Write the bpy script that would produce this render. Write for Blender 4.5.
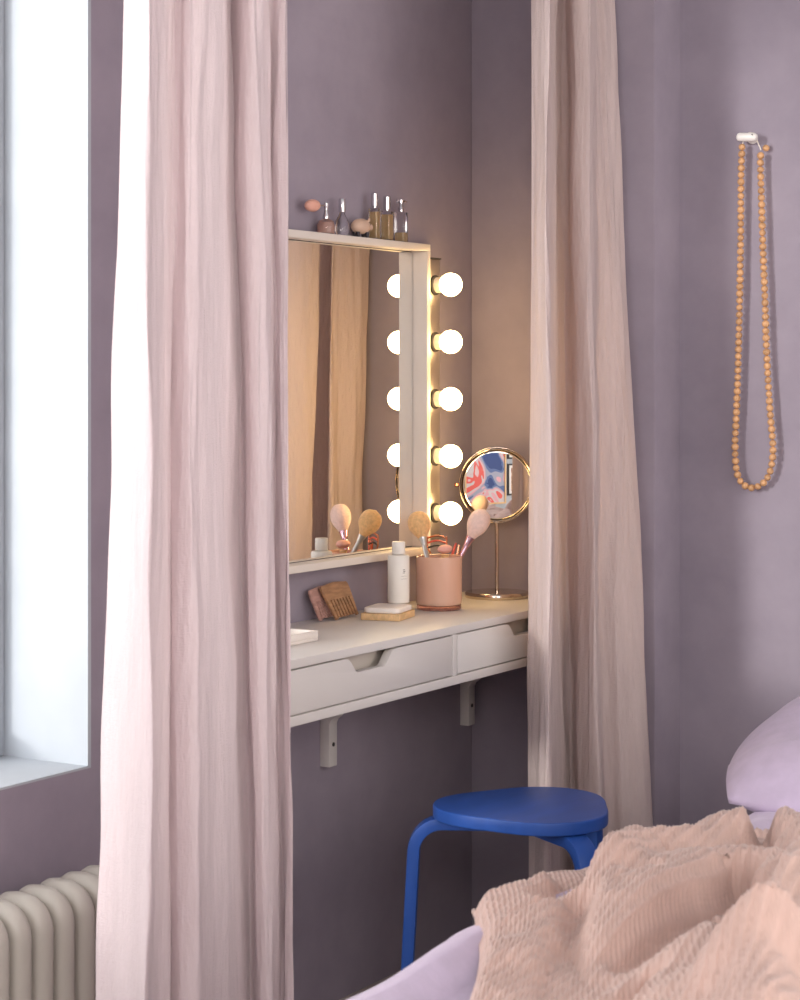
import bpy, bmesh, math, random
import numpy as np
from mathutils import Vector, Matrix, noise

for o in list(bpy.data.objects): bpy.data.objects.remove(o)
SC = bpy.context.scene
C = SC.collection
R = math.radians
random.seed(4)

# ---------------------------------------------------------------- camera
F, CX, HY = 2080.0, 400.0, 377.0
CAM = (-3.994, -2.2, 1.226)
FW = (0.859, 0.512); RT = (0.512, -0.859)
cam_d = bpy.data.cameras.new('camera'); cam = bpy.data.objects.new('camera', cam_d); C.objects.link(cam)
cam.location = CAM
cam.rotation_euler = (R(90), 0, math.atan2(FW[1], FW[0]) - R(90))
cam_d.sensor_fit = 'HORIZONTAL'; cam_d.sensor_width = 36; cam_d.lens = F / 800 * 36
cam_d.shift_y = -(500 - HY) / 800
cam_d.dof.use_dof = True; cam_d.dof.focus_distance = 4.15; cam_d.dof.aperture_fstop = 15
cam_d.clip_start = 0.05
SC.camera = cam

# ---------------------------------------------------------------- world, sun, exposure
SC.view_settings.view_transform = 'Standard'; SC.view_settings.look = 'None'
SC.view_settings.gamma = 1; SC.view_settings.use_curve_mapping = False
SC.view_settings.exposure = 0.0
W = bpy.data.worlds.new('sky'); SC.world = W; W.use_nodes = True
bg = W.node_tree.nodes['Background']
bg.inputs[0].default_value = (1.0, 0.925, 0.875, 1); bg.inputs[1].default_value = 2.6
sun_d = bpy.data.lights.new('sun', 'SUN'); sun = bpy.data.objects.new('sun', sun_d); C.objects.link(sun)
sun_d.energy = 1.5; sun_d.color = (1.0, 0.95, 0.9); sun_d.angle = R(6)
sun.location = (-3, 1.5, 2.5)
sun.rotation_euler = Vector((1.0, -0.325, -0.17)).to_track_quat('-Z', 'Y').to_euler()
def area(name, loc, target, sx, sy, power, col):
    d = bpy.data.lights.new(name, 'AREA'); o = bpy.data.objects.new(name, d); C.objects.link(o)
    d.shape = 'RECTANGLE'; d.size = sx; d.size_y = sy; d.energy = power; d.color = col
    o.location = loc; o.rotation_euler = (Vector(target) - Vector(loc)).to_track_quat('-Z', 'Y').to_euler()
    return o
area('window_daylight', (-4.3, 1.0, 1.7), (-.3, -.30, 0.8), 1.5, 1.9, 90, (0.95, 0.96, 1.0))
area('room_fill_light', (-4.7, -3.0, 2.05), (-0.5, -0.1, 0.3), 1.0, .8, 34, (1.0, 0.94, 0.9))  # added soft fill from behind the camera, no window built there
area('alcove_fill_light', (-4.7, -1.45, 2.0), (0, -.15, 1.6), .7, .9, 20, (1.0, 0.95, 0.93))  # added light to brighten the upper alcove wall, no window built there

# ---------------------------------------------------------------- geometry of the viewpoint, used to place things at their real spots
def _d(px, py):
    a = (px - CX) / F; b = (HY - py) / F
    return (FW[0] + a * RT[0], FW[1] + a * RT[1], b)
def Q(px, py, q):
    v = _d(px, py); t = (-q - CAM[1]) / v[1]; return Vector([CAM[i] + t * v[i] for i in range(3)])
def H(px, py, z):
    v = _d(px, py); t = (z - CAM[2]) / v[2]; return Vector([CAM[i] + t * v[i] for i in range(3)])
def SX(px, py, x):
    v = _d(px, py); t = (x - CAM[0]) / v[0]; return Vector([CAM[i] + t * v[i] for i in range(3)])

# ---------------------------------------------------------------- helpers
def wloc(o):
    v = Vector((0, 0, 0))
    while o is not None:
        v += o.location; o = o.parent
    return v
def tag(o, label=None, cat=None, group=None, kind=None):
    if label: o['label'] = label
    if cat: o['category'] = cat
    if group: o['group'] = group
    if kind: o['kind'] = kind
    return o
def thing(name, label, cat, loc, group=None):
    o = bpy.data.objects.new(name, None); C.objects.link(o); o.location = loc
    o.empty_display_size = 0.05
    return tag(o, label, cat, group)
def mk(name, V, Fc, mat, parent=None, smooth=False, bevel=0, seg=2, origin=None, sharp=None):
    """mesh from world coordinates"""
    off = Vector(origin) if origin is not None else (wloc(parent) if parent else Vector((0, 0, 0)))
    me = bpy.data.meshes.new(name)
    me.from_pydata([tuple(Vector(v) - off) for v in V], [], Fc)
    bm = bmesh.new(); bm.from_mesh(me)
    bmesh.ops.recalc_face_normals(bm, faces=bm.faces)
    if bevel:
        bmesh.ops.bevel(bm, geom=[e for e in bm.edges if len(e.link_faces) == 2 and e.calc_face_angle(0) > R(30)],
                        offset=bevel, segments=seg, profile=0.5, affect='EDGES', clamp_overlap=True)
    bm.to_mesh(me); bm.free()
    if smooth or bevel:
        for p in me.polygons: p.use_smooth = True
        try: me.set_sharp_from_angle(angle=R(sharp or 40))
        except Exception: pass
    me.materials.append(mat)
    o = bpy.data.objects.new(name, me); C.objects.link(o)
    if parent: o.parent = parent; o.location = off - wloc(parent)
    elif origin is not None: o.location = off
    return o
class G:
    """gathers shapes for one mesh"""
    def __init__(s): s.V = []; s.F = []
    def add(s, V, Fc):
        b = len(s.V); s.V += [Vector(v) for v in V]; s.F += [tuple(i + b for i in f) for f in Fc]; return s
    def box(s, x0, x1, y0, y1, z0, z1):
        V = [(x, y, z) for x in (x0, x1) for y in (y0, y1) for z in (z0, z1)]
        return s.add(V, [(0, 1, 3, 2), (4, 6, 7, 5), (0, 4, 5, 1), (2, 3, 7, 6), (0, 2, 6, 4), (1, 5, 7, 3)])
    def lathe(s, prof, base, axis=(0, 0, 1), n=24):
        a = Vector(axis).normalized(); q = a.to_track_quat('Z', 'Y'); base = Vector(base)
        V = []; Fc = []
        for r, z in prof:
            for k in range(n):
                t = 2 * math.pi * k / n
                V.append(base + q @ Vector((r * math.cos(t), r * math.sin(t), z)))
        m = len(prof)
        for i in range(m - 1):
            for k in range(n):
                k2 = (k + 1) % n
                Fc.append((i * n + k, i * n + k2, (i + 1) * n + k2, (i + 1) * n + k))
        Fc.append(tuple(range(n))); Fc.append(tuple((m - 1) * n + k for k in range(n)))
        return s.add(V, Fc)
    def tube(s, pts, rad, n=10, sc=(1, 1), up=None):
        pts = [Vector(p) for p in pts]; V = []; Fc = []
        if not hasattr(rad, '__len__'): rad = [rad] * len(pts)
        t0 = (pts[1] - pts[0]).normalized()
        u = Vector(up) if up else (Vector((0, 0, 1)) if abs(t0.z) < .9 else Vector((1, 0, 0)))
        for i, p in enumerate(pts):
            t = (pts[min(i + 1, len(pts) - 1)] - pts[max(i - 1, 0)]).normalized()
            u = (u - t * u.dot(t)).normalized(); w = t.cross(u)
            for k in range(n):
                a = 2 * math.pi * k / n
                V.append(p + (u * math.cos(a) * sc[0] + w * math.sin(a) * sc[1]) * rad[i])
        for i in range(len(pts) - 1):
            for k in range(n):
                k2 = (k + 1) % n; Fc.append((i * n + k, i * n + k2, (i + 1) * n + k2, (i + 1) * n + k))
        Fc.append(tuple(range(n))); Fc.append(tuple((len(pts) - 1) * n + k for k in range(n)))
        return s.add(V, Fc)
    def strip(s, pts, width, th, side):
        """flat band swept along pts; side = unit vector across the band"""
        pts = [Vector(p) for p in pts]; side = Vector(side); V = []; Fc = []
        for i, p in enumerate(pts):
            t = (pts[min(i + 1, len(pts) - 1)] - pts[max(i - 1, 0)]).normalized(); nn = t.cross(side).normalized()
            for a, b in ((-1, -1), (1, -1), (1, 1), (-1, 1)): V.append(p + side * a * width / 2 + nn * b * th / 2)
        for i in range(len(pts) - 1):
            for k in range(4):
                k2 = (k + 1) % 4; Fc.append((i * 4 + k, i * 4 + k2, (i + 1) * 4 + k2, (i + 1) * 4 + k))
        Fc += [(0, 1, 2, 3), tuple((len(pts) - 1) * 4 + k for k in range(4))]
        return s.add(V, Fc)
    def prism(s, poly, f0, f1):
        """poly = 2D outline, f0 / f1 map a 2D point to world"""
        n = len(poly); V = [f0(*p) for p in poly] + [f1(*p) for p in poly]
        return s.add(V, [tuple(range(n)), tuple(range(n, 2 * n))] + [(i, (i + 1) % n, n + (i + 1) % n, n + i) for i in range(n)])
    def build(s, name, mat, parent=None, **k): return mk(name, s.V, s.F, mat, parent, **k)
def ellips(c, r, n=24, m=14, rot=None):
    c = Vector(c); V = []; Fc = []
    rot = rot or Matrix.Identity(3)
    for i in range(m + 1):
        ph = math.pi * i / m
        for k in range(n):
            t = 2 * math.pi * k / n
            V.append(c + rot @ Vector((r[0] * math.sin(ph) * math.cos(t), r[1] * math.sin(ph) * math.sin(t), r[2] * math.cos(ph))))
    for i in range(m):
        for k in range(n):
            k2 = (k + 1) % n; Fc.append((i * n + k, i * n + k2, (i + 1) * n + k2, (i + 1) * n + k))
    return V, Fc
def smooth_path(P, per=8):
    P = [tuple(p) for p in P]; out = []
    n = len(P)
    for i in range(n - 1):
        p0, p1, p2, p3 = P[max(i - 1, 0)], P[i], P[i + 1], P[min(i + 2, n - 1)]
        for k in range(per):
            t = k / per
            out.append(tuple(0.5 * (2 * b + (c - a) * t + (2 * a - 5 * b + 4 * c - d) * t * t + (3 * b - a - 3 * c + d) * t ** 3)
                             for a, b, c, d in zip(p0, p1, p2, p3)))
    out.append(P[-1]); return out

# ---------------------------------------------------------------- materials
def nodes(name):
    m = bpy.data.materials.new(name); m.use_nodes = True; nt = m.node_tree
    return m, nt, nt.nodes['Principled BSDF']
def noise_tex(nt, scale, stretch=(1, 1, 1), detail=4, rough=.5):
    tc = nt.nodes.new('ShaderNodeTexCoord'); mp = nt.nodes.new('ShaderNodeMapping')
    mp.inputs['Scale'].default_value = stretch
    nz = nt.nodes.new('ShaderNodeTexNoise'); nz.inputs['Scale'].default_value = scale
    nz.inputs['Detail'].default_value = detail; nz.inputs['Roughness'].default_value = rough
    nt.links.new(tc.outputs['Object'], mp.inputs['Vector']); nt.links.new(mp.outputs['Vector'], nz.inputs['Vector'])
    return nz
def ramp(nt, src, a, b, p0=.35, p1=.65):
    r = nt.nodes.new('ShaderNodeValToRGB'); r.color_ramp.elements[0].position = p0; r.color_ramp.elements[1].position = p1
    r.color_ramp.elements[0].color = (*a, 1); r.color_ramp.elements[1].color = (*b, 1)
    nt.links.new(src, r.inputs['Fac']); return r
def bump(nt, src, strength, dist, bs, prev=None):
    b = nt.nodes.new('ShaderNodeBump'); b.inputs['Strength'].default_value = strength; b.inputs['Distance'].default_value = dist
    nt.links.new(src, b.inputs['Height'])
    if prev: nt.links.new(prev.outputs['Normal'], b.inputs['Normal'])
    nt.links.new(b.outputs['Normal'], bs.inputs['Normal']); return b
def mat(name, col, rough=.5, metal=0, var=.04, scale=8, stretch=(1, 1, 1), bmp=0, bscale=60, coat=0, spec=.5, sheen=0, trans=0, ior=1.45, emit=None, estr=0):
    m, nt, bs = nodes(name)
    bs.inputs['Roughness'].default_value = rough; bs.inputs['Metallic'].default_value = metal
    bs.inputs['Specular IOR Level'].default_value = spec; bs.inputs['Coat Weight'].default_value = coat
    bs.inputs['Sheen Weight'].default_value = sheen
    bs.inputs['Transmission Weight'].default_value = trans; bs.inputs['IOR'].default_value = ior
    a = tuple(max(0, c * (1 - var)) for c in col); b = tuple(min(1, c * (1 + var)) for c in col)
    r = ramp(nt, noise_tex(nt, scale, stretch).outputs['Fac'], a, b); nt.links.new(r.outputs[0], bs.inputs['Base Color'])
    if bmp: bump(nt, noise_tex(nt, bscale, stretch, 3).outputs['Fac'], bmp, .002, bs)
    if emit: bs.inputs['Emission Color'].default_value = (*emit, 1); bs.inputs['Emission Strength'].default_value = estr
    return m

def wall_mat():
    m, nt, bs = nodes('limewash_lavender')
    bs.inputs['Roughness'].default_value = .8; bs.inputs['Specular IOR Level'].default_value = .25
    n1 = noise_tex(nt, 2.2, (1, 1, 1), 7, .62); n2 = noise_tex(nt, 11, (1, 1, 1), 5, .6)
    mx = nt.nodes.new('ShaderNodeMath'); mx.operation = 'MULTIPLY_ADD'; mx.inputs[1].default_value = .35
    nt.links.new(n2.outputs['Fac'], mx.inputs[0]); nt.links.new(n1.outputs['Fac'], mx.inputs[2])
    r = ramp(nt, mx.outputs[0], (.275, .238, .288), (.352, .305, .360), .5, .85)
    nt.links.new(r.outputs[0], bs.inputs['Base Color']); bump(nt, n2.outputs['Fac'], .12, .004, bs)
    return m
M = {}
M['wall'] = wall_mat()
M['white_wall'] = mat('white_paint', (.43, .465, .505), .6, bmp=.05, bscale=40)
M['floor'] = mat('oak_floor', (.58, .50, .44), .5, var=.2, scale=4, stretch=(1, 8, 1))
M['white'] = mat('white_lacquer', (.70, .665, .635), .42, var=.015, scale=5)
M['frame'] = mat('pale_painted_wood', (.74, .67, .60), .5, var=.03, scale=6, stretch=(1, 1, 1))
M['drawer_in'] = mat('drawer_board', (.62, .56, .5), .6)
M['chrome'] = mat('polished_chrome', (.62, .55, .50), .42, 1, var=.01)
M['gold_chrome'] = mat('brushed_nickel', (.62, .54, .46), .16, 1, var=.02)
M['mirror'] = mat('mirror_silver', (.9, .9, .89), .0, 1, var=0)
M['dark'] = mat('dark_edge', (.03, .025, .025), .5)
M['bulb'] = mat('opal_glass_lit', (.9, .9, .88), .3, emit=(1.0, .67, .28), estr=24)
M['socket'] = mat('socket_cream', (.75, .68, .58), .4)
M['radiator'] = mat('radiator_enamel', (.50, .47, .42), .4, var=.03)
M['blue'] = mat('blue_lacquer', (.022, .085, .36), .42, var=.12, scale=5, stretch=(1, 4, 1), bmp=.04, bscale=30)
M['sheet'] = mat('lavender_linen', (.60, .50, .65), .85, var=.05, scale=30, bmp=.25, bscale=180, sheen=.2)
M['sheet2'] = mat('pale_pink_linen', (.72, .58, .64), .85, var=.04, scale=30, bmp=.2, bscale=180, sheen=.2)
M['pine'] = mat('pale_pine', (.72, .47, .24), .5, var=.14, scale=14, stretch=(1, 9, 6))
M['bead'] = mat('beech_bead', (.56, .31, .15), .45, var=.2, scale=50)
M['string'] = mat('cream_string', (.75, .68, .6), .8)
M['ceramic'] = mat('white_ceramic', (.82, .78, .74), .3, var=.03)
M['paper_white'] = mat('white_plastic', (.82, .78, .72), .38, var=.02)
M['soap'] = mat('cream_soap', (.83, .76, .70), .45, var=.04)
M['ink'] = mat('printed_ink', (.08, .06, .06), .6)
M['comb_pink'] = mat('dusty_pink_resin', (.46, .26, .22), .4, var=.15, scale=40, stretch=(1, 1, 4))
M['comb_wood'] = mat('brown_wood', (.36, .19, .10), .45, var=.22, scale=30, stretch=(1, 1, 5))
M['cup'] = mat('pink_glass', (.90, .57, .43), .16, var=.07, scale=14, stretch=(1, 1, .3), trans=.25, coat=.3)
M['cup_clear'] = mat('clear_pink_glass', (.8, .42, .34), .05, trans=.85)
M['bristle_tan'] = mat('tan_bristle', (.78, .48, .22), .8, var=.12, scale=160, bmp=.6, bscale=260, sheen=.3)
M['bristle_pink'] = mat('pale_pink_bristle', (.88, .66, .60), .8, var=.06, scale=160, bmp=.6, bscale=260, sheen=.3)
M['grey_metal'] = mat('satin_grey_metal', (.55, .54, .52), .3, .8)
M['rose_metal'] = mat('rose_lilac_metal', (.72, .46, .55), .15, 1)
M['red'] = mat('coral_red_plastic', (.7, .12, .08), .35)
M['copper'] = mat('copper_metal', (.78, .36, .22), .2, 1)
M['puff'] = mat('pink_powder_puff', (.82, .45, .38), .8, bmp=.3, bscale=200)
M['glass'] = mat('clear_bottle_glass', (.93, .93, .95), .03, trans=1.0, var=0)
M['amber'] = mat('amber_perfume', (.92, .66, .34), .1, trans=.35, var=.03)
M['pink_liquid'] = mat('pink_perfume', (.95, .58, .46), .1, trans=.3, var=.03)
M['rubber_pink'] = mat('pink_rubber_bulb', (.80, .42, .32), .5)
M['silver'] = mat('silver_cap', (.72, .71, .73), .18, 1, var=.01)
M['pig'] = mat('turned_wood_pig', (.66, .45, .33), .4, var=.1, scale=30)
M['pig_dark'] = mat('black_painted_wood', (.025, .02, .03), .4)
M['rail'] = mat('white_rail', (.75, .74, .74), .4)

def cloth_mat(name, col, tr, trcol, sc=1.0):
    m, nt, bs = nodes(name)
    bs.inputs['Roughness'].default_value = .9; bs.inputs['Specular IOR Level'].default_value = .1
    bs.inputs['Sheen Weight'].default_value = .15
    a = tuple(c * .93 for c in col); b = tuple(min(1, c * 1.06) for c in col)
    slub = noise_tex(nt, 30, (1, 1, .12), 6, .7); weave = noise_tex(nt, 260, (1, 1, .5), 2); weave2 = noise_tex(nt, 260, (.4, .4, 2.2), 2)
    r = ramp(nt, slub.outputs['Fac'], a, b, .3, .7); nt.links.new(r.outputs[0], bs.inputs['Base Color'])
    wr = noise_tex(nt, 14, (1, 1, .22), 5, .62)
    b1 = bump(nt, wr.outputs['Fac'], .9, .016, bs)
    b2 = bump(nt, weave.outputs['Fac'], .35, .002, bs, b1); b3 = bump(nt, weave2.outputs['Fac'], .35, .002, bs, b2)
    t = nt.nodes.new('ShaderNodeBsdfTranslucent'); t.inputs['Color'].default_value = (*trcol, 1)
    nt.links.new(b3.outputs['Normal'], t.inputs['Normal'])
    mx = nt.nodes.new('ShaderNodeMixShader'); mx.inputs[0].default_value = tr
    nt.links.new(bs.outputs[0], mx.inputs[1]); nt.links.new(t.outputs[0], mx.inputs[2])
    nt.links.new(mx.outputs[0], nt.nodes['Material Output'].inputs['Surface']); return m
M['curtain'] = cloth_mat('rose_linen', (.70, .595, .61), .10, (.86, .72, .71))
M['curtain_shaded'] = cloth_mat('rose_linen_shaded', (.62, .51, .49), .15, (.8, .6, .5))  # same linen as the left curtain, its shade put into a darker colour
def pane_mat():
    m = bpy.data.materials.new('window_glass'); m.use_nodes = True; nt = m.node_tree; nt.nodes.clear()
    out = nt.nodes.new('ShaderNodeOutputMaterial'); t = nt.nodes.new('ShaderNodeBsdfTransparent'); g = nt.nodes.new('ShaderNodeBsdfGlossy')
    g.inputs['Roughness'].default_value = .02; fr = nt.nodes.new('ShaderNodeValue'); fr.outputs[0].default_value = .05
    t.inputs[0].default_value = (.97, .98, .98, 1)
    mx = nt.nodes.new('ShaderNodeMixShader'); nt.links.new(fr.outputs[0], mx.inputs[0]); nt.links.new(t.outputs[0], mx.inputs[1]); nt.links.new(g.outputs[0], mx.inputs[2])
    nt.links.new(mx.outputs[0], out.inputs['Surface']); return m
M['pane'] = pane_mat()

# ================================================================= THE ROOM
CEIL = 2.62; XW = -1.309; XW2 = -3.45; SILL = .584; HEAD = 2.36; TH = .24
XR = 0.1315; QP = .4378
def struct(g, name, m, **k): return tag(g.build(name, m, **k), kind='structure')
g = G()
e = .008
g.box(XW + e, XR + .2, 0, TH, -.0, CEIL); g.box(-5.1, XW2 - e, 0, TH, 0, CEIL)
g.box(XW2 - e, XW + e, 0, TH, 0, SILL - .004); g.box(XW2 - e, XW + e, 0, TH, HEAD + e, CEIL)
struct(g, 'wall_left', M['wall'])
struct(G().box(0, XR + .12, -QP, 0, 0, CEIL), 'wall_alcove', M['wall'], bevel=.004)
struct(G().box(XR, XR + .2, -4.0, -QP, 0, CEIL), 'wall_right', M['wall'])
struct(G().box(-5.1, -4.98, -4.0, 0, 0, CEIL), 'wall_back', M['white_wall'])
struct(G().box(-5.1, XR + .2, -4.0, TH, -.1, 0), 'floor', M['floor'])
struct(G().box(-5.1, XR + .2, -4.0, TH, CEIL, CEIL + .1), 'ceiling', M['white_wall'])
# window
w = tag(thing('window_1', None, None, (-2.38, .1, SILL)), kind='structure')
g = G(); g.box(XW, XW + e, 0, TH, SILL, HEAD); g.box(XW2 - e, XW2, 0, TH, SILL, HEAD); g.box(XW2 - e, XW + e, 0, TH, HEAD, HEAD + e)
tag(g.build('window_reveal', M['white_wall'], w), kind='structure')
tag(G().box(XW2 - e, XW + e, 0, TH, SILL - .004, SILL).build('window_sill', M['white_wall'], w), kind='structure')
g = G(); y0, y1 = TH - .06, TH - .01
for x0, x1 in ((XW2, XW2 + .05), (XW - .05, XW), (-3.005, -2.955)): g.box(x0, x1, y0, y1, SILL, HEAD)
for z0, z1 in ((SILL, SILL + .05), (HEAD - .05, HEAD)): g.box(XW2 + .05, XW - .05, y0, y1, z0, z1)
tag(g.build('window_frame', M['white_wall'], w, bevel=.003), kind='structure')
for x0, x1 in ((XW2 + .05, -3.005), (-2.955, XW - .05)):
    tag(G().box(x0, x1, y0 + .02, y0 + .024, SILL + .05, HEAD - .05).build('pane', M['pane'], w), kind='structure')

# ================================================================= CURTAINS
def curtain(name, label, cat, cols, m, zt=2.47, zb=.02, seed=1.0, y_bot=1000, hem=True):
    """cols = folds as (px top, px bottom, q top, q bottom) of the photo, turned into wall coordinates"""
    ctl = []
    for xt, xb, qt, qb in cols:
        ctl.append((Q(xt, 0, qt).x if xt > 0 else xt, Q(xb, y_bot, qb).x if xb > 0 else xb, qt, qb))
    pr = smooth_path(ctl, 14)
    rows = 150; n = len(pr); V = []; Fc = []
    for j in range(rows + 1):
        z = zb + (zt - zb) * j / rows
        v = (1.93 - z) / 1.62; v = max(-.35, min(1.18, v))
        for i, (st, sb, qt, qb) in enumerate(pr):
            s = st + (sb - st) * v; q = qt + (qb - qt) * v
            a = i / (n - 1)
            w1 = noise.noise(Vector((a * 9 + seed, z * 1.3, seed))) * .012
            w2 = noise.noise(Vector((a * 26 + seed, z * 3.1 + a * 4, seed * 2))) * .008
            w3 = noise.noise(Vector((a * 55 + seed, z * 7 - a * 9, seed * 3))) * .0035
            dq = (w1 + w2 + w3) * (1 if 0 < i < n - 1 else .3)
            V.append((s + noise.noise(Vector((a * 7, z * 1.1, seed * 5))) * .006, -(q + dq), z))
    for j in range(rows):
        for i in range(n - 1):
            Fc.append((j * n + i, j * n + i + 1, (j + 1) * n + i + 1, (j + 1) * n + i))
    root = thing(name, label, cat, (V[0][0], V[0][1], 0))
    cl = mk('fabric', V, Fc, m, root, smooth=True, sharp=180)
    # leading hem: narrow double strip on the room-side edge
    hv = []; hf = []
    for j in range(rows + 1):
        a = Vector(V[j * n + n - 1]); b = Vector(V[j * n + n - 5])
        hv += [a + Vector((.0015, -.0015, 0)), b + Vector((-.001, -.0022, 0))]
    for j in range(rows): hf.append((2 * j, 2 * j + 1, 2 * j + 3, 2 * j + 2))
    mk('side_hem', hv, hf, m, root, smooth=True)
    return root
curtain('curtain', 'long pale rose linen curtain at the left, bright in the window light', 'curtain',
        [(128, 97, .325, .325), (136, 114, .345, .36), (146, 134, .39, .41), (153, 147, .415, .44), (157, 150, .385, .40), (170, 165, .36, .365), (178, 172, .36, .37),
         (187, 181, .385, .39), (199, 196, .395, .405), (212, 218, .375, .38), (227, 240, .318, .35), (231, 250, .31, .32), (240, 257, .37, .36),
         (256, 270, .385, .385), (265, 278, .375, .375), (270, 280, .365, .36), (278, 285, .385, .385), (284, 291, .395, .40)], M['curtain'], seed=3.1)
curtain('curtain', 'rose linen curtain in a shade-darkened colour hanging at the right behind the blue stool', 'curtain',
        [(530, 529, .32, .34), (536, 535, .345, .37), (543, 542, .37, .40), (548, 549, .385, .415), (549.5, 551, .37, .39), (556, 560, .320, .345), (565, 572, .312, .34), (571, 580, .345, .38),
         (582, 592, .37, .42), (590, 602, .38, .44), (593, 607, .355, .41), (600, 622, .35, .44), (608, 636, .36, .462), (615, 650, .36, .475), (-.010, -.015, .335, .42), (-.006, -.010, .300, .37), (-.014, -.02, .275, .315), (-.05, -.05, .280, .31), (-.085, -.09, .30, .33), (-.12, -.12, .31, .34)], M['curtain_shaded'], seed=7.7)
r = thing('curtain_rail', 'white curtain rail running along the ceiling in front of the mirror wall', 'curtain rail', (-1.2, -.36, 2.5))
G().box(-3.2, -.004, -.375, -.345, 2.49, 2.52).build('track', M['rail'], r, bevel=.003)
for x in (-2.9, -1.9, -.9, -.1): G().box(x - .015, x + .015, -.37, -.35, 2.5201, CEIL).build('ceiling_mount', M['rail'], r)

# ================================================================= FLOATING DESK
DZ0, DZ1 = .648, .759; DX0, DX1 = -1.195, -.002; DQ = .29; DIV = -.5879
desk = thing('wall_desk', 'white wall-mounted shelf desk with two drawers below the mirror', 'desk', (DX0 + .6, 0, DZ0))
G().box(DX0, DX1, -DQ, -.001, DZ1 - .0155, DZ1).build('top_board', M['white'], desk, bevel=.0015)
G().box(DX0, DX1, -DQ, -.001, DZ0, DZ0 + .017).build('bottom_board', M['white'], desk, bevel=.0015)
for x0, x1 in ((DX0, DX0 + .016), (DX1 - .016, DX1), (DIV - .008, DIV + .008)):
    G().box(x0, x1, -DQ, -.001, DZ0 + .0172, DZ1 - .0157).build('divider' if x0 > DX0 + .1 and x1 < DX1 - .1 else 'side_panel', M['white'], desk, bevel=.001)
G().box(DX0 + .017, DX1 - .017, -.012, -.001, DZ0 + .0175, DZ1 - .016).build('back_panel', M['white'], desk)
def drawer(x0, x1):
    zb, zt = DZ0 + .0195, DZ1 - .018; cx = (x0 + x1) / 2; a, b, d = .079, .043, .027
    pts = [(x0, zb), (x1, zb), (x1, zt)]
    half = smooth_path([(a + .012, zt), (a, zt - .0008), (a - .010, zt - .005), (b + .008, zt - d + .004), (b, zt - d)], 5)
    pts += [(cx + p, z) for p, z in half] + [(cx - p, z) for p, z in reversed(half)] + [(x0, zt)]
    f = G().prism(pts, lambda x, z: (x, -DQ, z), lambda x, z: (x, -DQ + .017, z)).build('drawer', M['white'], desk, bevel=.0012, seg=2)
    g = G(); z2 = zb + .058
    g.box(x0 + .012, x0 + .024, -DQ + .0175, -.03, zb + .004, z2); g.box(x1 - .024, x1 - .012, -DQ + .0175, -.03, zb + .004, z2)
    g.box(x0 + .024, x1 - .024, -.042, -.03, zb + .004, z2); g.box(cx - .10, cx + .10, -DQ + .034, -DQ + .038, zb + .009, zt - .004); g.box(x0 + .024, x1 - .024, -DQ + .0175, -.042, zb + .004, zb + .009)
    g.build('drawer_box', M['drawer_in'], f)
drawer(DX0 + .018, DIV - .010); drawer(DIV + .010, DX1 - .018)
for bx in (-.5925, -.035, -1.13):
    prof = [(0, DZ0 - .001), (.20, DZ0 - .001), (.20, DZ0 - .016), (.13, DZ0 - .022)] + \
           smooth_path([(.070, DZ0 - .036), (.060, DZ0 - .046), (.050, DZ0 - .056), (.043, DZ0 - .067), (.036, DZ0 - .078), (.026, DZ0 - .086)], 4) + \
           [(.022, DZ0 - .094), (.022, DZ0 - .178), (0, DZ0 - .178)]
    b = G().prism(prof, lambda q, z: (bx - .014, -q, z), lambda q, z: (bx + .014, -q, z)).build('bracket', M['white'], desk, bevel=.0015)
    G().lathe([(.0042, 0), (.0042, .0012), (.002, .0016)], (bx, -.0219, DZ0 - .135), (0, -1, 0), 12).build('screw', M['dark'], b)

# ================================================================= SQUARE MIRROR
MX0, MX1 = -.905, -.2632; MZ0, MZ1 = .860, 1.5003; t = .0145
mir = thing('wall_mirror', 'square mirror in a pale deep frame hung above the desk', 'mirror', ((MX0 + MX1) / 2, 0, MZ0))
g = G(); g.box(MX0, MX1, -.05, -.001, MZ1 - t, MZ1); g.box(MX0, MX1, -.05, -.001, MZ0, MZ0 + t)
g.box(MX0, MX0 + t, -.05, -.001, MZ0 + t, MZ1 - t); g.box(MX1 - t, MX1, -.05, -.001, MZ0 + t, MZ1 - t)
g.build('frame', M['frame'], mir, bevel=.0012)
G().box(MX0 + t, MX1 - t, -.0135, -.003, MZ0 + t, MZ1 - t).build('backing', M['dark'], mir)
G().box(MX0 + t + .0015, MX1 - t - .0015, -.0160, -.0136, MZ0 + t + .0015, MZ1 - t - .0015).build('mirror_glass', M['mirror'], mir)

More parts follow.
